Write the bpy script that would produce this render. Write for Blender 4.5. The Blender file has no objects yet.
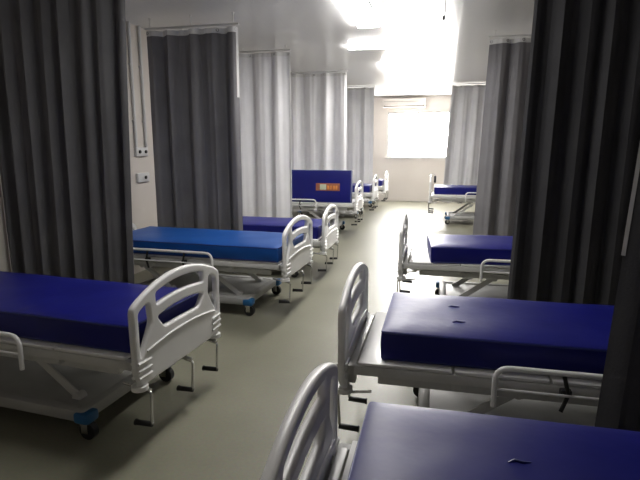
import bpy, bmesh, math, random
from mathutils import Vector, Matrix
random.seed(7)
PI = math.pi
SC = bpy.context.scene
COL = SC.collection

# ------------------------------------------------------------------ materials
def mat(name, color, rough=0.5, metal=0.0, spec=0.5, emit=None, estr=0.0, bump=None, vary=None, coat=0.0, sheen=0.0):
    m = bpy.data.materials.new(name); m.use_nodes = True
    nt = m.node_tree; b = nt.nodes['Principled BSDF']
    b.inputs['Base Color'].default_value = (*color, 1)
    b.inputs['Roughness'].default_value = rough
    b.inputs['Metallic'].default_value = metal
    b.inputs['Specular IOR Level'].default_value = spec
    b.inputs['Coat Weight'].default_value = coat
    b.inputs['Sheen Weight'].default_value = sheen
    if emit:
        b.inputs['Emission Color'].default_value = (*emit, 1)
        b.inputs['Emission Strength'].default_value = estr
    tc = nt.nodes.new('ShaderNodeTexCoord')
    if vary:
        sc, amt = vary
        n = nt.nodes.new('ShaderNodeTexNoise'); n.inputs['Scale'].default_value = sc
        n.inputs['Detail'].default_value = 4
        nt.links.new(tc.outputs['Object'], n.inputs['Vector'])
        r = nt.nodes.new('ShaderNodeMapRange')
        r.inputs[1].default_value = 0.3; r.inputs[2].default_value = 0.7
        r.inputs[3].default_value = 1 - amt; r.inputs[4].default_value = 1 + amt
        nt.links.new(n.outputs['Fac'], r.inputs[0])
        mx = nt.nodes.new('ShaderNodeMix'); mx.data_type = 'RGBA'; mx.blend_type = 'MULTIPLY'
        mx.inputs[0].default_value = 1
        mx.inputs[6].default_value = (*color, 1)
        nt.links.new(r.outputs[0], mx.inputs[7])
        nt.links.new(mx.outputs[2], b.inputs['Base Color'])
    if bump:
        sc, st = bump
        n = nt.nodes.new('ShaderNodeTexNoise'); n.inputs['Scale'].default_value = sc
        n.inputs['Detail'].default_value = 3
        nt.links.new(tc.outputs['Object'], n.inputs['Vector'])
        bp = nt.nodes.new('ShaderNodeBump'); bp.inputs['Strength'].default_value = st
        bp.inputs['Distance'].default_value = 0.02
        nt.links.new(n.outputs['Fac'], bp.inputs['Height'])
        nt.links.new(bp.outputs['Normal'], b.inputs['Normal'])
    return m

M = {}
M['plastic'] = mat('white_plastic', (.80, .80, .80), .35, vary=(3, .04))
M['paint'] = mat('grey_white_paint', (.56, .56, .55), .38, vary=(6, .06))
M['panel'] = mat('platform_paint', (.82, .82, .81), .22, vary=(5, .05))
M['base'] = mat('base_cover_plastic', (.34, .34, .33), .45, vary=(5, .08))
M['chrome'] = mat('chrome', (.62, .62, .62), .22, metal=1.0)
M['black'] = mat('black_rubber', (.012, .012, .013), .5)
M['bluecap'] = mat('blue_plastic', (.012, .10, .25), .4)
M['vinyl'] = mat('navy_vinyl', (.002, .004, .14), .42, bump=(7, .12), vary=(4, .1), spec=.36)
M['vinyl_cyan'] = mat('bright_blue_vinyl', (.002, .055, .25), .42, bump=(7, .12), vary=(4, .1), spec=.35)
M['piping'] = mat('navy_piping', (.016, .024, .15), .4)
M['pipe_pale'] = mat('pale_piping', (.28, .36, .48), .4)
M['fab_dark'] = mat('charcoal_fabric', (.13, .13, .138), .85, vary=(2.5, .12), bump=(90, .08), spec=.2)
M['fab_mid'] = mat('slate_fabric', (.165, .162, .172), .85, vary=(2.5, .12), bump=(90, .08), spec=.2)
M['fab_pale'] = mat('pale_grey_fabric', (.70, .70, .72), .85, vary=(2.5, .06), bump=(90, .08), spec=.2)
M['fab_black'] = mat('black_grey_fabric', (.055, .055, .059), .85, vary=(2.5, .12), bump=(90, .08), spec=.15)
M['tape'] = mat('white_tape', (.6, .6, .6), .7)
M['alu'] = mat('white_aluminium', (.55, .55, .55), .35)
M['steel'] = mat('grey_eyelet', (.2, .2, .2), .4, metal=.8)
M['wallpaint'] = mat('wall_paint', (.62, .58, .535), .45, vary=(1.5, .03))
M['acwhite'] = mat('unit_white', (.66, .62, .57), .4)
M['acdark'] = mat('unit_slot', (.12, .10, .085), .5)
M['lamp'] = mat('lamp_diffuser', (.9, .9, .9), .5, emit=(1, .97, .93), estr=12)
M['lamp_added'] = mat('added_lamp_diffuser', (.9, .9, .9), .5, emit=(1, .97, .93), estr=6.5)
M['pane'] = mat('frosted_daylight', (.9, .9, .9), .4, emit=(1, .975, .94), estr=6)
M['conduit'] = mat('conduit_white', (.62, .62, .62), .4)

def floor_mat():
    m = mat('vinyl_floor', (.30, .295, .235), .3, spec=.5)
    nt = m.node_tree; b = nt.nodes['Principled BSDF']
    tc = nt.nodes.new('ShaderNodeTexCoord')
    n1 = nt.nodes.new('ShaderNodeTexNoise'); n1.inputs['Scale'].default_value = 1.3; n1.inputs['Detail'].default_value = 6
    n2 = nt.nodes.new('ShaderNodeTexNoise'); n2.inputs['Scale'].default_value = 60; n2.inputs['Detail'].default_value = 2
    for n in (n1, n2): nt.links.new(tc.outputs['Object'], n.inputs['Vector'])
    r = nt.nodes.new('ShaderNodeValToRGB')
    r.color_ramp.elements[0].position = .3; r.color_ramp.elements[0].color = (.17, .168, .125, 1)
    r.color_ramp.elements[1].position = .7; r.color_ramp.elements[1].color = (.228, .222, .168, 1)
    nt.links.new(n1.outputs['Fac'], r.inputs[0])
    mx = nt.nodes.new('ShaderNodeMix'); mx.data_type = 'RGBA'; mx.blend_type = 'OVERLAY'; mx.inputs[0].default_value = .18
    nt.links.new(r.outputs[0], mx.inputs[6]); nt.links.new(n2.outputs['Color'], mx.inputs[7])
    nt.links.new(mx.outputs[2], b.inputs['Base Color'])
    rr = nt.nodes.new('ShaderNodeMapRange'); rr.inputs[3].default_value = .30; rr.inputs[4].default_value = .46
    nt.links.new(n1.outputs['Fac'], rr.inputs[0]); nt.links.new(rr.outputs[0], b.inputs['Roughness'])
    return m
M['floor'] = floor_mat()

def ceiling_mat():
    m = mat('pvc_ceiling', (.80, .80, .80), .22, spec=.5)
    nt = m.node_tree; b = nt.nodes['Principled BSDF']
    tc = nt.nodes.new('ShaderNodeTexCoord')
    w = nt.nodes.new('ShaderNodeTexWave'); w.bands_direction = 'X'; w.inputs['Scale'].default_value = 1.6
    w.wave_profile = 'SAW'
    nt.links.new(tc.outputs['Object'], w.inputs['Vector'])
    r = nt.nodes.new('ShaderNodeValToRGB')
    r.color_ramp.elements[0].position = 0.0; r.color_ramp.elements[0].color = (0, 0, 0, 1)
    r.color_ramp.elements[1].position = 0.03; r.color_ramp.elements[1].color = (1, 1, 1, 1)
    nt.links.new(w.outputs['Fac'], r.inputs[0])
    bp = nt.nodes.new('ShaderNodeBump'); bp.inputs['Strength'].default_value = .15; bp.inputs['Distance'].default_value = .004
    nt.links.new(r.outputs[0], bp.inputs['Height']); nt.links.new(bp.outputs['Normal'], b.inputs['Normal'])
    return m
M['ceiling'] = ceiling_mat()

# ------------------------------------------------------------------ mesh helpers
class MB:
    def __init__(s): s.bm = bmesh.new()
    def box(s, c, size, bev=0.0, rot=None, seg=2):
        r = bmesh.ops.create_cube(s.bm, size=1.0)
        vs = r['verts']
        for v in vs: v.co = Vector((v.co.x*size[0], v.co.y*size[1], v.co.z*size[2]))
        if bev > 0:
            es = list({e for v in vs for e in v.link_edges})
            rb = bmesh.ops.bevel(s.bm, geom=es, offset=bev, segments=seg, affect='EDGES', profile=.5)
            vs = list({v for f in rb['faces'] for v in f.verts} | {v for v in vs if v.is_valid})
            # bevel faces reach every corner of the box; add the flat faces' vertices as well
            vs = list({w for v in vs for f in v.link_faces for w in f.verts})
        mt = Matrix.Translation(Vector(c))
        if rot: mt = mt @ rot
        for v in vs: v.co = mt @ v.co
        return s
    def cyl(s, a, b, r, r2=None, n=16):
        a = Vector(a); b = Vector(b); d = b - a
        q = d.to_track_quat('Z', 'Y').to_matrix().to_4x4()
        mt = Matrix.Translation((a+b)/2) @ q
        bmesh.ops.create_cone(s.bm, cap_ends=True, segments=n, radius1=r, radius2=r if r2 is None else r2, depth=d.length, matrix=mt)
        return s
    def tube(s, pts, r, n=10, closed=False):
        pts = [Vector(p) for p in pts]; rings = []
        N = len(pts); nrm = None
        for i, p in enumerate(pts):
            if closed: t = (pts[(i+1) % N] - pts[i-1]).normalized()
            else: t = (pts[min(i+1, N-1)] - pts[max(i-1, 0)]).normalized()
            if nrm is None:
                nrm = t.orthogonal().normalized()
            else:
                nrm = (nrm - t*nrm.dot(t))
                nrm = nrm.normalized() if nrm.length > 1e-6 else t.orthogonal().normalized()
            bi = t.cross(nrm)
            rings.append([s.bm.verts.new(p + nrm*r*math.cos(2*PI*k/n) + bi*r*math.sin(2*PI*k/n)) for k in range(n)])
        M_ = N if closed else N-1
        for i in range(M_):
            a, b = rings[i], rings[(i+1) % N]
            for k in range(n):
                s.bm.faces.new((a[k], a[(k+1) % n], b[(k+1) % n], b[k]))
        if not closed:
            s.bm.faces.new(rings[0][::-1]); s.bm.faces.new(rings[-1])
        return s
    def build(s, name, m, parent=None, smooth=True):
        me = bpy.data.meshes.new(name)
        bmesh.ops.recalc_face_normals(s.bm, faces=s.bm.faces)
        s.bm.to_mesh(me); s.bm.free()
        return link(name, me, m, parent, smooth)

def link(name, me, m, parent=None, smooth=True):
    o = bpy.data.objects.new(name, me); COL.objects.link(o)
    if m is not None and len(me.materials) == 0: me.materials.append(m)
    if smooth:
        for p in me.polygons: p.use_smooth = True
        try: me.set_sharp_from_angle(angle=math.radians(38))
        except Exception: pass
    if parent is not None: o.parent = parent
    return o

def tag(o, label=None, cat=None, group=None, kind=None):
    if label: o['label'] = label
    if cat: o['category'] = cat
    if group: o['group'] = group
    if kind: o['kind'] = kind
    return o
def empty(name, loc=(0, 0, 0), rz=0.0):
    o = bpy.data.objects.new(name, None); COL.objects.link(o)
    o.empty_display_size = .1
    o.location = loc; o.rotation_euler = (0, 0, rz)
    return o
def copy_tree(o, parent=None):
    c = o.copy(); COL.objects.link(c)
    if parent is not None: c.parent = parent
    for ch in [x for x in KIDS.get(o.name, [])]: copy_tree(ch, c)
    return c
KIDS = {}
def index_children():
    KIDS.clear()
    for o in bpy.data.objects:
        if o.parent: KIDS.setdefault(o.parent.name, []).append(o)

def rpoly(pts, n=6):
    """polygon with filleted corners: pts = (x, y, radius)"""
    out = []; N = len(pts)
    for i in range(N):
        p = Vector(pts[i][:2]); a = Vector(pts[i-1][:2]); b = Vector(pts[(i+1) % N][:2]); r = pts[i][2]
        if r <= 0: out.append(p); continue
        da = (a-p); db = (b-p); la, lb = da.length, db.length; da.normalize(); db.normalize()
        ang = da.angle(db); d = min(r/math.tan(ang/2), la*.48, lb*.48)
        p0 = p+da*d; p1 = p+db*d
        for k in range(n+1):
            t = k/n
            out.append(p0*(1-t)**2 + p*2*t*(1-t) + p1*t*t)
    return out
def fillet3(pts, n=5):
    """open 3-D path with rounded corners: pts = (x, y, z, radius)"""
    out = []; N = len(pts)
    for i in range(N):
        p = Vector(pts[i][:3]); r = pts[i][3]
        if i in (0, N-1) or r <= 0: out.append(p); continue
        a = Vector(pts[i-1][:3]); b = Vector(pts[i+1][:3])
        da = a-p; db = b-p; d = min(r, da.length*.48, db.length*.48)
        p0 = p+da.normalized()*d; p1 = p+db.normalized()*d
        for k in range(n+1):
            t = k/n; out.append(p0*(1-t)**2 + p*2*t*(1-t) + p1*t*t)
    return out

# ------------------------------------------------------------------ bed prototype (local: foot at x=0, head towards +x)
def board_mesh():
    cu = bpy.data.curves.new('board_curve', 'CURVE'); cu.dimensions = '2D'; cu.fill_mode = 'BOTH'
    bev = .013
    cu.extrude = .006; cu.bevel_depth = bev; cu.bevel_resolution = 2; cu.offset = -bev
    def spl(pts):
        sp = cu.splines.new('POLY'); sp.points.add(len(pts)-1)
        for q, p in zip(sp.points, pts): q.co = (p[0], p[1], 0, 1)
        sp.use_cyclic_u = True
    W = .455
    top = [(.39*k/8, .955-.085*(k/8)**2, 0) for k in range(8, -9, -1)]
    outline = [(-W+.05, .395, .03), (W-.05, .395, .03), (W-.005, .47, .05), (W, .835, .09)] + top + [(-W, .835, .09), (-W+.005, .47, .05)]
    spl(rpoly(outline))
    for s in (1, -1):
        spl(rpoly([(s*-.407, .545, .012), (s*-.407, .80, .03), (s*-.315, .842, .03), (s*-.30, .72, .04), (s*-.372, .60, .05)]))
    up = [(.25*k/6, .905-.075*(k/6*.25/.39)**2-.003, 0.004) for k in range(6, -7, -1)]
    lo = [(.25*k/6, .825-.05*(k/6*.25/.39)**2, 0.004) for k in range(-6, 7)]
    spl(rpoly([(x, y, .02 if i in (0, len(up)+len(lo)-1, len(up)-1, len(up)) else .004) for i, (x, y, r) in enumerate(up+lo)], 4))
    up = [(.245*k/6, .758-.06*(k/6*.25/.39)**2, 0) for k in range(6, -7, -1)]
    spl(rpoly([(x, y, .02 if i in (0, len(up)-1) else .004) for i, (x, y, r) in enumerate(up)] + [(-.185, .66, .05), (.185, .66, .05)], 4))
    ob = bpy.data.objects.new('board_curve', cu); COL.objects.link(ob)
    dg = bpy.context.evaluated_depsgraph_get()
    me = bpy.data.meshes.new_from_object(ob.evaluated_get(dg))
    bpy.data.objects.remove(ob); bpy.data.curves.remove(cu)
    mt = Matrix(((0, 0, 1, 0), (1, 0, 0, 0), (0, 1, 0, 0), (0, 0, 0, 1)))   # curve xy -> world yz
    me.transform(mt)
    bm = bmesh.new(); bm.from_mesh(me)
    mb = MB(); mb.bm.free(); mb.bm = bm
    for sx in (-1, 1):
        X = sx*.019
        mb.tube([(X, -.36+.06*k, .575+.03*(1-((k-6)/6)**2)) for k in range(13)], .008, 6)
        for s in (1, -1):
            for z in (.445, .485, .525):
                mb.tube([(X, s*.44, z+.005), (X, s*.38, z+.002), (X, s*.33, z)], .0095, 6)
    bm.normal_update()
    me2 = bpy.data.meshes.new('footboard'); bm.to_mesh(me2); bm.free()
    return me2
BOARD = board_mesh()
BL = 2.20   # bed length

def make_bed():
    root = empty('hospital_bed')
    fb = link('footboard', BOARD, M['plastic'], root); fb.location = (-.03, 0, 0)
    hb = link('headboard', BOARD, M['plastic'], root); hb.location = (BL+.03, 0, -.14)
    # frame
    f = MB()
    for s in (1, -1):
        f.box((BL/2, s*.405, .505), (BL-.02, .04, .05), .006)
        f.box((BL/2, s*.33, .43), (BL-.30, .035, .05), .006)
    for x in (.02, BL-.02): f.box((x, 0, .505), (.04, .85, .05), .006)
    for x in (.55, 1.0, 1.45): f.box((x, 0, .455), (.05, .78, .04), .005)
    for x in (.01, BL-.01):
        for s in (1, -1): f.box((x, s*.33, .46), (.045, .06, .12), .008)
    f.build('bed_frame', M['paint'], root)
    xs = [.045, .53, .98, 1.40, 2.155]
    for a, b in zip(xs[:-1], xs[1:]):
        p = MB(); p.box(((a+b)/2, 0, .541), (b-a-.012, .84, .018), .006)
        p.build('platform_panel', M['panel'], root)
    for x in (-.02, BL+.02):
        for s in (1, -1):
            r = MB(); r.cyl((x, s*.40, .372), (x, s*.40, .396), .045, n=20); r.cyl((x, s*.40, .395), (x, s*.40, .44), .018)
            r.build('bumper_roller', M['plastic'], root)
    # side rails (lowered), each tube with bars
    for s in (1, -1):
        Y = s*.462
        t = MB()
        t.tube(fillet3([(.72, Y, .41, 0), (.72, Y, .61, .07), (1.72, Y, .61, .07), (1.72, Y, .41, 0)], 6), .0135, 10)
        t.tube([(.72, Y, .50), (1.72, Y, .50)], .007, 8)
        sr = t.build('side_rail', M['plastic'], root)
        for x in (1.02, 1.44):
            q = MB(); q.tube([(x, Y, .61), (x+.03, Y-s*.012, .50), (x, Y, .42)], .010, 8)
            q.box((x+.02, Y-s*.032, .505), (.05, .05, .035), .006)
            q.build('rail_bracket', M['black'], sr)
    # base
    c = MB()
    X0, X1 = .36, 1.76
    c.box(((X0+X1)/2, 0, .158), (X1-X0, .80, .035), .012)
    for s in (1, -1): c.box(((X0+X1)/2, s*.39, .15), (X1-X0, .07, .075), .018)
    for x in (X0+.03, X1-.03): c.box((x, 0, .15), (.07, .84, .075), .018)
    c.build('base_cover', M['base'], root)
    for x in (X0+.02, X1-.02):
        for s in (1, -1):
            sx = 1 if x > 1 else -1
            b = MB(); b.box((x+sx*.012, s*.39, .145), (.10, .10, .065), .016)
            b.build('corner_cap', M['bluecap'], root)
            k = MB(); k.cyl((x, s*.38, .095), (x, s*.38, .13), .022)
            k.box((x-.006, s*.38-.026, .075), (.045, .006, .07), .002); k.box((x-.006, s*.38+.026, .075), (.045, .006, .07), .002)
            cs = k.build('caster', M['chrome'], root)
            w = MB(); w.cyl((x-.015, s*.38-.019, .052), (x-.015, s*.38+.019, .052), .052, n=20)
            w.build('wheel', M['black'], cs)
    # lifting gear: swing arms and cross tubes
    for x0, x1 in ((.52, .86), (1.30, 1.64)):
        for s in (1, -1):
            a = MB(); d = Vector((x1-x0, 0, .25)); ang = math.atan2(.25, x1-x0)
            a.box(((x0+x1)/2, s*.27, .30), (d.length, .018, .05), .005, rot=Matrix.Rotation(-ang, 4, 'Y'))
            a.cyl((x0, s*.24, .18), (x0, s*.30, .18), .03); a.cyl((x1, s*.24, .42), (x1, s*.30, .42), .03)
            a.build('lift_arm', M['paint'], root)
        t = MB(); t.cyl((x1, -.31, .42), (x1, .31, .42), .02); t.build('cross_tube', M['paint'], root)
    t = MB()
    for yy in (-.1, .1): t.cyl((.06, yy, .40), (.9, yy, .38), .014); t.cyl((.45, yy, .39), (.75, yy, .385), .024)
    t.box((.62, .0, .36), (.10, .28, .05), .008)
    t.build('screw_drive', M['chrome'], root)
    # cranks
    for y in (-.37, -.06, .36):
        k = MB()
        k.tube(fillet3([(.12, y, .37, 0), (-.06, y, .345, .025), (-.05, y, .155, .015), (-.04, y, .15, 0)], 4), .0075, 8)
        k.cyl((-.005, y, .358), (-.055, y, .348), .014)
        cr = k.build('crank', M['chrome'], root)
        g = MB(); g.cyl((-.052, y, .15), (.05, y, .145), .0155, n=14); g.cyl((.05, y, .145), (.057, y, .145), .018, n=14)
        g.build('crank_grip', M['black'], cr)
    return root

BEDG = 'white hospital beds along both sides of the aisle'
proto = make_bed()
bpy.context.view_layer.update()
index_children()
# x of foot, y centre, side (-1 left), lift, label
BEDS = [
 (-1.50, 2.62, -1, 0.0, 'white hospital bed nearest on the left, its footboard beside three hanging crank handles'),
 (-1.385, 4.87, -1, 0.02, 'white hospital bed carrying the bright blue mattress on the left of the aisle'),
 (-1.38, 6.44, -1, -.04, 'white hospital bed on the left, between the slate curtain and the first pale curtain'),
 (-1.48, 9.6, -1, .08, 'white hospital bed on the left with a mattress standing on its long edge'),
 (-1.46, 12.05, -1, .07, 'white hospital bed on the left, fifth from the front, before the last pale curtain'),
 (-1.43, 14.4, -1, .05, 'white hospital bed farthest on the left, closest to the end wall'),
 (-.325, 1.31, 1, 0.0, 'white hospital bed nearest on the right, footboard cut off by the bottom of the frame'),
 (-.41, 2.82, 1, 0.015, 'white hospital bed second on the right, bare platform showing beside its footboard'),
 (-.28, 5.20, 1, 0.02, 'white hospital bed on the right behind the tall charcoal curtain, mattress lying askew'),
 (-.10, 11.6, 1, .10, 'white hospital bed farthest on the right, dark box clipped to its footboard'),
]
def moved_lift(o, lift):
    # everything above the base rides up with the lifting gear
    for ch in KIDS[proto.name]:
        pass
YAW = {(-1.50, 2.62): -.075, (-1.385, 4.87): -.045}      # the two nearest left beds stand a little askew
BED_OBJ = []
for i, (x, y, sd, lift, lab) in enumerate(BEDS):
    o = proto if i == 0 else copy_tree(proto)
    BED_OBJ.append(o)
    tag(o, lab, 'hospital bed', BEDG)
bpy.context.view_layer.update()
for o, (x, y, sd, lift, lab) in zip(BED_OBJ, BEDS):
    o.location = (x, y, 0); o.rotation_euler = (0, 0, (PI if sd < 0 else 0) + YAW.get((x, y), 0))
    for ch in [c for c in bpy.data.objects if c.parent == o]:
        if not ch.name.startswith(('base_cover', 'corner_cap', 'caster', 'lift_arm')):
            ch.location.z += lift

# ------------------------------------------------------------------ mattresses (local: centre at origin, bottom z=0)
ML, MW, MT = 1.98, .74, .160
def mattress_mesh(L, W, T, seed):
    rnd = random.Random(seed)
    bm = bmesh.new()
    nx, ny, nz = 36, 14, 3
    r = .035
    bmesh.ops.create_cube(bm, size=1.0)
    for v in bm.verts: v.co = Vector((v.co.x*L, v.co.y*W, v.co.z*T))
    bmesh.ops.subdivide_edges(bm, edges=[e for e in bm.edges if abs((e.verts[0].co-e.verts[1].co).x) > .5], cuts=nx, use_grid_fill=True)
    bmesh.ops.subdivide_edges(bm, edges=[e for e in bm.edges if abs((e.verts[0].co-e.verts[1].co).y) > .5], cuts=ny, use_grid_fill=True)
    bmesh.ops.subdivide_edges(bm, edges=[e for e in bm.edges if abs((e.verts[0].co-e.verts[1].co).z) > .1], cuts=nz, use_grid_fill=True)
    ph = [rnd.uniform(0, 6.28) for _ in range(6)]
    for v in bm.verts:
        x, y, z = v.co
        # rounded vertical corners
        rc = .05
        cx, cy = L/2-rc, W/2-rc
        if False:
            d = Vector((abs(x)-cx, abs(y)-cy)); m_ = max(d.x, d.y)
            if d.length > 0:
                d = d.normalized()*m_
                x = math.copysign(cx+d.x, x); y = math.copysign(cy+d.y, y)
        if z > T/2-1e-4:
            ex = min(1, (L/2-abs(x))/.12); ey = min(1, (W/2-abs(y))/.12)
            z += .010*max(0, min(ex, ey)) + .0025*math.sin(9*x+ph[0])*math.sin(11*y+ph[1])
        elif z > -T/2+1e-4:
            k = 1+.012*(1-(2*z/T)**2)
            x *= 1+.004*(1-(2*z/T)**2); y *= k
            y += .002*math.sin(14*x+ph[2])
        v.co = (x, y, z+T/2)
    es = [e for e in bm.edges if len(e.link_faces) == 2 and e.calc_face_angle() > 1.0]
    bmesh.ops.bevel(bm, geom=es, offset=.014, segments=2, affect='EDGES', profile=.6)
    me = bpy.data.meshes.new('mattress'); bm.to_mesh(me); bm.free()
    return me
def seam_loop(L, W, z, r):
    rc = .022; pts = []
    for sx, sy, a0 in ((1, 1, 0), (-1, 1, 90), (-1, -1, 180), (1, -1, 270)):
        for k in range(7):
            a = math.radians(a0+15*k)
            pts.append((sx*(L/2-rc)+(rc-.003)*math.cos(a), sy*(W/2-rc)+(rc-.003)*math.sin(a), z))
    return MB().tube(pts, r, 6, closed=True)
def make_mattress(label, vinyl, pipe, group, L=ML, W=MW, T=MT, seed=1):
    o = link('mattress', mattress_mesh(L, W, T, seed), vinyl)
    tag(o, label, 'mattress', group)
    for z in (.010, T-.010): seam_loop(L, W, z, .006).build('piping', pipe, o)
    return o
MG = 'blue vinyl mattresses on the beds'
MLAB = [
 'navy vinyl mattress on the nearest left bed, in front of the tall charcoal curtain',
 'bright blue vinyl mattress, lighter than the others, on the second left bed',
 'navy vinyl mattress on the left bed just behind the bright blue mattress',
 None,
 'navy vinyl mattress on the fifth left bed, seen past the end of the upright mattress',
 'navy vinyl mattress on the left bed closest to the end wall',
 'navy vinyl mattress on the nearest right bed, cut off by the bottom of the frame',
 'navy vinyl mattress on the second right bed, set back from its footboard',
 'navy vinyl mattress turned slightly askew on the right bed behind the charcoal curtain',
 'navy vinyl mattress on the farthest right bed in front of a pale curtain',
]
for i, (x, y, sd, lift, lab) in enumerate(BEDS):
    if MLAB[i] is None: continue
    off = {0: .03, 1: .04, 6: .11, 7: .165, 8: .20}.get(i, .06)
    m = make_mattress(MLAB[i], M['vinyl_cyan'] if i == 1 else M['vinyl'], M['piping'], MG, seed=i,
                      W={1: .86, 6: .80}.get(i, MW), T={1: .145}.get(i, MT), L={8: 1.84}.get(i, ML))
    cx = x + sd*(off+{8: 1.84}.get(i, ML)/2)
    m.location = (cx, y + {6: .04}.get(i, 0), .551+lift)
    if (x, y) in YAW:
        a = YAW[(x, y)]; m.rotation_euler = (0, 0, a)
        m.location.x = x - (off+ML/2)*math.cos(a); m.location.y = y - (off+ML/2)*math.sin(a)
    if i == 8:
        m.rotation_euler = (0, 0, math.radians(4)); m.location.x += .03
    if i in (6, 7):
        spots = [(-.62, .08), (-.60, -.18)] if i == 7 else [(-.50, .10), (-.50, -.18)]
        for (sx, sy) in spots:
            v = MB(); zz = MT+.0125
            v.tube([(sx-.03, sy, zz-.004), (sx-.012, sy+.012, zz), (sx+.01, sy+.006, zz), (sx+.035, sy+.014, zz-.004)], .004, 6)
            v.build('sheen_crease', M['piping'], m)  # vinyl creases and their pale sheen, built as thin raised tubes
# the mattress standing on its edge
T_ = .15
um = make_mattress('navy vinyl mattress standing on its long edge with a small orange label', M['vinyl'], M['pipe_pale'], MG, L=1.86, W=.60, T=T_, seed=33)
um.rotation_euler = (PI/2-math.radians(4), 0, 0)
um.location = (-1.545-.93, 9.36, .551+.08+.302)
lb = MB(); lb.box((.49, -.015, T_+.0125), (.46, .14, .006), .0015); lb.build('label_patch', mat('label_cloth', (.30, .10, .05), .7), um)['label'] = 'orange label'
lb2 = MB(); lb2.box((.40, -.015, T_+.017), (.12, .10, .004), .001)
p_ = [o for o in bpy.data.objects if o.name.startswith('label_patch')][0]
lb2.build('label_emblem', mat('label_emblem', (.45, .50, .38), .7), p_)
for k, (xx, ww) in enumerate(((.495, .04), (.55, .038), (.605, .04), (.655, .038))):
    g = MB(); g.box((xx, -.025, T_+.017), (ww, .075, .004), .001)
    g.build('label_lettering', mat('label_orange%d' % k, (.62, .23, .05), .7), p_)

# ------------------------------------------------------------------ room
XL, XR, YN, YF, ZC = -3.88, 2.30, -1.6, 16.0, 3.21
def wall_box(name, c, size, m, kind='structure', parent=None):
    b = MB(); b.box(c, size); o = b.build(name, m, parent, smooth=False); 
    if parent is None: tag(o, kind=kind)
    return o
wall_box('floor', ((XL+XR)/2, (YN+YF)/2, -.05), (XR-XL+.4, YF-YN+.4, .1), M['floor'])
wall_box('ceiling', ((XL+XR)/2, (YN+YF)/2, ZC+.05), (XR-XL+.4, YF-YN+.4, .1), M['ceiling'])
wall_box('wall_left', (XL-.05, (YN+YF)/2, ZC/2), (.1, YF-YN+.2, ZC), M['wallpaint'])
wall_box('wall_right', (XR+.05, (YN+YF)/2, ZC/2), (.1, YF-YN+.2, ZC), M['wallpaint'])
wall_box('wall_near', ((XL+XR)/2, YN-.05, ZC/2), (XR-XL, .1, ZC), M['wallpaint'])
# far wall with window opening
WX0, WX1, WZ0, WZ1 = -1.56, .33, 1.36, 2.74
w = MB(); T = .16; yc = YF+T/2
w.box(((XL+WX0)/2, yc, ZC/2), (WX0-XL, T, ZC)); w.box(((WX1+XR)/2, yc, ZC/2), (XR-WX1, T, ZC))
w.box(((WX0+WX1)/2, yc, WZ0/2), (WX1-WX0, T, WZ0)); w.box(((WX0+WX1)/2, yc, (WZ1+ZC)/2), (WX1-WX0, T, ZC-WZ1))
tag(w.build('wall_far', M['wallpaint'], smooth=False), kind='structure')
wf = MB(); fy = YF+.05
for z in (WZ0+.025, WZ1-.025): wf.box(((WX0+WX1)/2, fy, z), (WX1-WX0, .06, .05), .005)
for x in (WX0+.025, WX1-.025, (WX0+WX1)/2): wf.box((x, fy, (WZ0+WZ1)/2), (.05, .06, WZ1-WZ0-.09), .005)
wf.box(((WX0+WX1)/2, YF-.02, WZ0-.02), (WX1-WX0+.1, .08, .03), .006)
win = tag(wf.build('window_1', M['alu']), kind='structure')
for s in (0, 1):
    xa = WX0+.05 if s == 0 else (WX0+WX1)/2+.025
    xb = (WX0+WX1)/2-.025 if s == 0 else WX1-.05
    p = MB(); p.box(((xa+xb)/2, fy, (WZ0+WZ1)/2), (xb-xa, .012, WZ1-WZ0-.1)); p.build('window_pane', M['pane'], win, smooth=False)
for nm, c, sz in (('baseboard_far', ((XL+XR)/2, YF-.008, .05), (XR-XL-.04, .014, .10)),
                  ('baseboard_left', (XL+.008, (YN+YF)/2, .05), (.014, YF-YN-.04, .10)),
                  ('baseboard_right', (XR-.008, (YN+YF)/2, .05), (.014, YF-YN-.04, .10))):
    wall_box(nm, c, sz, M['wallpaint'])

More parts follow.
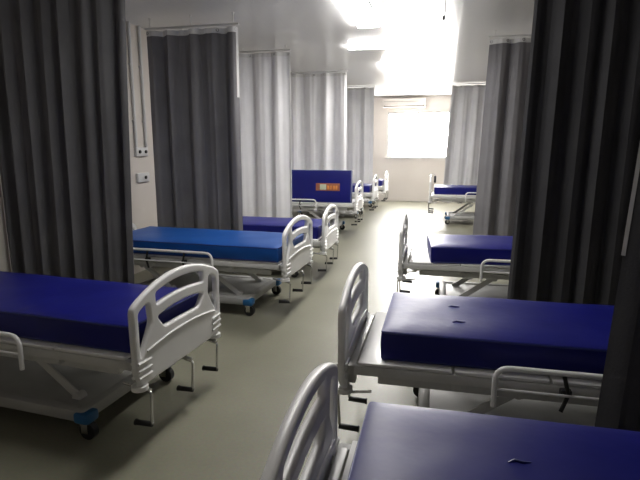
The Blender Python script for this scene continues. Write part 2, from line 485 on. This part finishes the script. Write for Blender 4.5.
# ------------------------------------------------------------------ curtains
def make_curtain(label, x0, x1, y, zt, zb, fabric, group, seed, amp=.055, per=.27, hem=None, hw=.02, lean=0.0, tape=.06, free=1):
    """x0..x1; free=+1: the free (aisle) edge is x1, -1: it is x0. Curtain hangs from an own ceiling track."""
    rnd = random.Random(seed)
    root = empty('privacy_curtain', ((x0+x1)/2, y, 0))
    tag(root, label, 'curtain', group)
    xm = (x0+x1)/2
    n = max(30, int((x1-x0)/.018)); nz = 26
    ph = rnd.uniform(0, 6.28); j = [rnd.uniform(-.6, .6) for _ in range(60)]
    a2 = rnd.uniform(.2, .5); p2 = rnd.uniform(0, 6.28)
    def prof(u, t):      # u metres along, t 0 top .. 1 bottom
        k = u/per
        i = int(k) % 58
        jj = j[i]*(1-(k-int(k))) + j[i+1]*(k-int(k))
        am = amp*(.55+.45*min(1, t*3+.15))*(1+.35*jj)
        yv = am*math.sin(2*PI*k+ph+jj*.9) + am*a2*math.sin(2*PI*k*.47+p2+.8*t) + .012*t*math.sin(2*PI*k*2.1+p2) + amp*.22*math.sin(2*PI*k*1.63+p2*2+t*.9) + amp*.10*math.sin(2*PI*k*3.7+ph*3-t*1.5)
        return yv
    def P(u, z):
        t = (zt-z)/(zt-zb)
        f = u/(x1-x0)
        sh = lean*t*(f if free > 0 else (1-f))
        return Vector((x0+u+sh-xm, prof(u, t), z))
    def sheet(name, ua, ub, za, zb_, m, off=0.0, th=.004):
        bm = bmesh.new(); nn = max(2, int(n*(ub-ua)/(x1-x0))); mz = max(2, int(nz*(za-zb_)/(zt-zb))+1)
        g = []
        for a in range(mz+1):
            row = []
            for b in range(nn+1):
                row.append(bm.verts.new(P(ua+(ub-ua)*b/nn, za+(zb_-za)*a/mz)))
            g.append(row)
        for a in range(mz):
            for b in range(nn):
                bm.faces.new((g[a][b], g[a][b+1], g[a+1][b+1], g[a+1][b]))
        bm.normal_update()
        ofs = {v: v.normal.copy() for v in bm.verts}
        top = {v: v.co + ofs[v]*(th/2+off) for v in bm.verts}
        bot = {v: bm.verts.new(v.co - ofs[v]*(th/2+off)) for v in list(bm.verts)}
        fs = list(bm.faces)
        bnd = [e for e in bm.edges if len(e.link_faces) == 1]
        bl = [(e.verts[0], e.verts[1]) for e in bnd]
        for f in fs: bm.faces.new([bot[v] for v in reversed(f.verts)])
        for a, b in bl: bm.faces.new((a, b, bot[b], bot[a]))
        for v, c in top.items(): v.co = c
        bmesh.ops.recalc_face_normals(bm, faces=bm.faces)
        me = bpy.data.meshes.new(name); bm.to_mesh(me); bm.free()
        return link(name, me, m, root)
    W = x1-x0
    sheet('curtain_panel', 0, W, zt-.002, zb, fabric)
    sheet('header_tape', 0, W, zt, zt-tape, M['tape'], off=.003)['label'] = 'white header tape'
    if hem:
        za, zb_ = hem
        hu = hw
        if free > 0: sheet('edge_hem', W-hu, W+.004, za, zb_, M['tape'], off=.003)['label'] = 'white edge hem'
        else: sheet('edge_hem', -.004, hu, za, zb_, M['tape'], off=.003)['label'] = 'white edge hem'
    # eyelets with hooks up to the track
    nh = max(3, int(W/.20))
    for k in range(nh+1):
        u = .025+(W-.05)*k/nh
        c = P(u, zt-tape*.45)
        d = (P(u+.01, zt-.02)-P(u-.01, zt-.02)).normalized()
        e = MB(); e.tube([c+d*(.015*math.cos(a*PI/6))+Vector((0, 0, .015*math.sin(a*PI/6))) for a in range(12)], .006, 6, closed=True)
        eo = e.build('eyelet', M['steel'], root)
        h = MB(); h.tube([c+Vector((0, -.008, -.006)), c+Vector((0, -.008, .012)), Vector((c.x, -.004, zt+.006)), Vector((c.x, 0, zt+.0185))], .003, 6)
        h.build('hook', M['tape'], eo)
    # the track
    tr = empty('curtain_track', (xm, y, zt))
    tag(tr, 'white track for the '+label.split(',')[0], 'curtain track', 'curtain tracks under the ceiling')
    b = MB(); b.box((0, 0, .031), (W+.04, .03, .022), .004); b.build('rail', M['alu'], tr)
    for k in (-.46, 0, .46):
        s = MB(); s.cyl((k*W, 0, .042), (k*W, 0, ZC-zt+.0005), .0045); s.cyl((k*W, 0, ZC-zt-.006), (k*W, 0, ZC-zt+.0005), .014)
        s.build('ceiling_bracket', M['alu'], tr)
    return root
CG = 'privacy curtains between the beds'
make_curtain('charcoal curtain behind the nearest left bed, at the left of the frame', XL+.006, -2.46, 3.80, 3.06, .30, M['fab_dark'], CG, 11, per=.19, amp=.034, lean=-.10)
make_curtain('slate grey curtain with white header tape behind bright blue mattress', -3.55, -2.36, 5.86, 3.055, .30, M['fab_mid'], CG, 12, per=.26, hem=(3.04, 2.25), lean=.0)
make_curtain('pale grey curtain with a white edge, nearest of the pale ones on the left', XL+.02, -2.31, 7.85, 3.12, .30, M['fab_pale'], CG, 13, per=.30, hem=(3.09, .35))
make_curtain('pale grey curtain hanging behind the upright mattress', XL+.02, -1.86, 10.4, 3.15, .30, M['fab_pale'], CG, 14, per=.34)
make_curtain('pale grey curtain farthest on the left, close to the end wall', XL+.02, -1.62, 13.0, 3.15, .30, M['fab_pale'], CG, 15, per=.30)
make_curtain('charcoal curtain nearest on the right, cut off by the right edge of the frame', .785, XR-.02, 2.03, 3.06, .30, M['fab_black'], CG, 16, per=.20, amp=.04, hem=(3.0, 1.25), free=-1, lean=-.13, hw=.007)
make_curtain('tall charcoal curtain on the right behind the second right bed', .64, XR-.02, 4.10, 3.06, .42, M['fab_black'], CG, 17, per=.17, amp=.03, free=-1, lean=-.05)
make_curtain('slate grey curtain on the right behind the askew mattress', .63, XR-.02, 7.50, 3.10, .30, M['fab_mid'], CG, 18, per=.26, free=-1, lean=-.08)
make_curtain('pale grey curtain farthest on the right, beside the window', .27, XR-.02, 13.1, 3.15, .30, M['fab_pale'], CG, 19, per=.30, free=-1, lean=-.12)

# ------------------------------------------------------------------ ceiling lamps
def lamp(label, x, y, lx, ly, mt='lamp'):
    r = empty('ceiling_light', (x, y, ZC-.07)); tag(r, label, 'ceiling light', 'ceiling lights above the aisle')
    h = MB(); h.box((0, 0, .059), (lx, ly, .0215), .006); h.build('lamp_housing', M['alu'], r)
    d = MB(); d.box((0, 0, .040), (lx-.012, ly-.012, .022), .008); d.build('diffuser', M[mt], r)
lamp('lit white ceiling light over the aisle, nearest to the camera', -.93, 6.15, .28, 1.25)
lamp('lit white ceiling light set crosswise beyond the nearest lamp', -1.12, 8.1, .62, .16)
lamp('lit white ceiling light farther down the aisle above the upright mattress', -.95, 10.3, .28, 1.25)


lamp('white ceiling light over the aisle between the two front curtains, added out of frame to light the near beds', -.98, 3.35, .28, 1.25, 'lamp_added')  # unseen lamp, added to brighten the near beds and curtains
# ------------------------------------------------------------------ air conditioner above the window
ac = empty('air_conditioner', (-1.06, YF-.11, 3.0)); tag(ac, 'white wall air conditioner mounted above the window', 'air conditioner')
b = MB(); b.box((0, 0, 0), (1.30, .21, .27), .03, seg=3); b.build('unit_housing', M['acwhite'], ac)
b = MB(); b.box((0, -.098, -.10), (1.20, .03, .045), .006); b.build('air_outlet', M['acdark'], ac)
b = MB(); b.box((0, -.118, -.085), (1.14, .012, .016), .004, rot=Matrix.Rotation(.5, 4, 'X')); b.build('louver', M['acwhite'], ac)
b = MB(); b.box((0, -.107, .035), (1.22, .006, .008), .001); b.build('seam_line', M['acdark'], ac)

# ------------------------------------------------------------------ things on the left wall
for k, (y, z0, ll) in enumerate(((5.96, 1.66, 'thin white conduit running up the left wall, nearer of the pair'), (6.19, 1.66, 'thin white conduit running up the left wall, next to the slate curtain'))):
    b = MB(); b.cyl((XL+.022, y, z0), (XL+.022, y, ZC-.001), .02, n=12); c_ = b.build('conduit_pipe', M['conduit'], None)
    tag(c_, ll, 'pipe', 'conduits on the left wall')
    for z in (2.0, 2.7):
        q = MB(); q.box((XL+.012, y, z), (.024, .07, .025), .004); q.build('pipe_clip', M['alu'], c_)
def outlet(label, y, z, ports):
    r = empty('wall_outlet', (XL, y, z)); tag(r, label, 'wall outlet', 'outlets on the left wall')
    b = MB(); b.box((.02, 0, 0), (.04, .27, .12), .008); b.build('cover_plate', M['conduit'], r)
    for p in ports:
        q = MB(); q.cyl((.038, p, 0), (.055, p, 0), .022, n=16); q.build('outlet_port', M['black'], r)
outlet('white wall outlet plate at the foot of the two conduits', 6.07, 1.60, (-.07, .07))
outlet('lower white wall outlet plate with one dark port above the blue mattress', 6.07, 1.26, (.03,))

# ------------------------------------------------------------------ hanging wire
wpts = [(-.005, 5.2, ZC-.001), (0.0, 5.2, 3.1), (.012, 5.2, 3.0), (.016, 5.2, 2.93), (.006, 5.2, 2.88)]
cb = MB(); cb.tube(wpts, .0035, 6); cb = cb.build('hanging_wire', M['black']); tag(cb, 'thin black wire dangling from the ceiling above the aisle', 'wire')
q = MB(); q.cyl((.006, 5.2, 2.885), (.0, 5.2, 2.85), .013); q.build('wire_connector', M['black'], cb)

# box clipped to the far right footboard
bx = empty('bed_control_box', (-.035, 11.42, .97)); tag(bx, 'small dark box hanging on the far right footboard', 'box')
b = MB(); b.box((.0, 0, 0), (.05, .12, .15), .01); b.build('box_body', M['black'], bx)
b = MB(); b.tube([(0, 0, .07), (0, 0, .095), (-.04, 0, .115), (-.115, 0, .115), (-.135, 0, .10), (-.135, 0, .06)], .006, 6); b.build('hook', M['chrome'], bx)

# ------------------------------------------------------------------ world, camera, view
wd = bpy.data.worlds.new('world'); SC.world = wd; wd.use_nodes = True
wd.node_tree.nodes['Background'].inputs['Color'].default_value = (.8, .85, .9, 1)
wd.node_tree.nodes['Background'].inputs['Strength'].default_value = .3

cam = bpy.data.cameras.new('camera'); co = bpy.data.objects.new('camera', cam); COL.objects.link(co)
cam.sensor_fit = 'HORIZONTAL'; cam.sensor_width = 36; f_ = 500.0
cam.lens = 36*f_/640; cam.clip_start = .02; cam.clip_end = 100
p = math.atan((240-148)/f_); yw = math.atan2((438-320)/f_*math.cos(p), 1)
F = Vector((-math.sin(yw)*math.cos(p), math.cos(yw)*math.cos(p), -math.sin(p)))
R = Vector((math.cos(yw), math.sin(yw), 0)); U = R.cross(F)
co.matrix_world = Matrix(((R.x, U.x, -F.x, 0), (R.y, U.y, -F.y, 0), (R.z, U.z, -F.z, 1.65), (0, 0, 0, 1)))
SC.camera = co
SC.view_settings.view_transform = 'Standard'; SC.view_settings.look = 'None'
SC.view_settings.exposure = 2.75; SC.view_settings.gamma = 1.0; SC.view_settings.use_curve_mapping = False
SC.cycles.max_bounces = 10; SC.cycles.diffuse_bounces = 6; SC.cycles.sample_clamp_indirect = 8
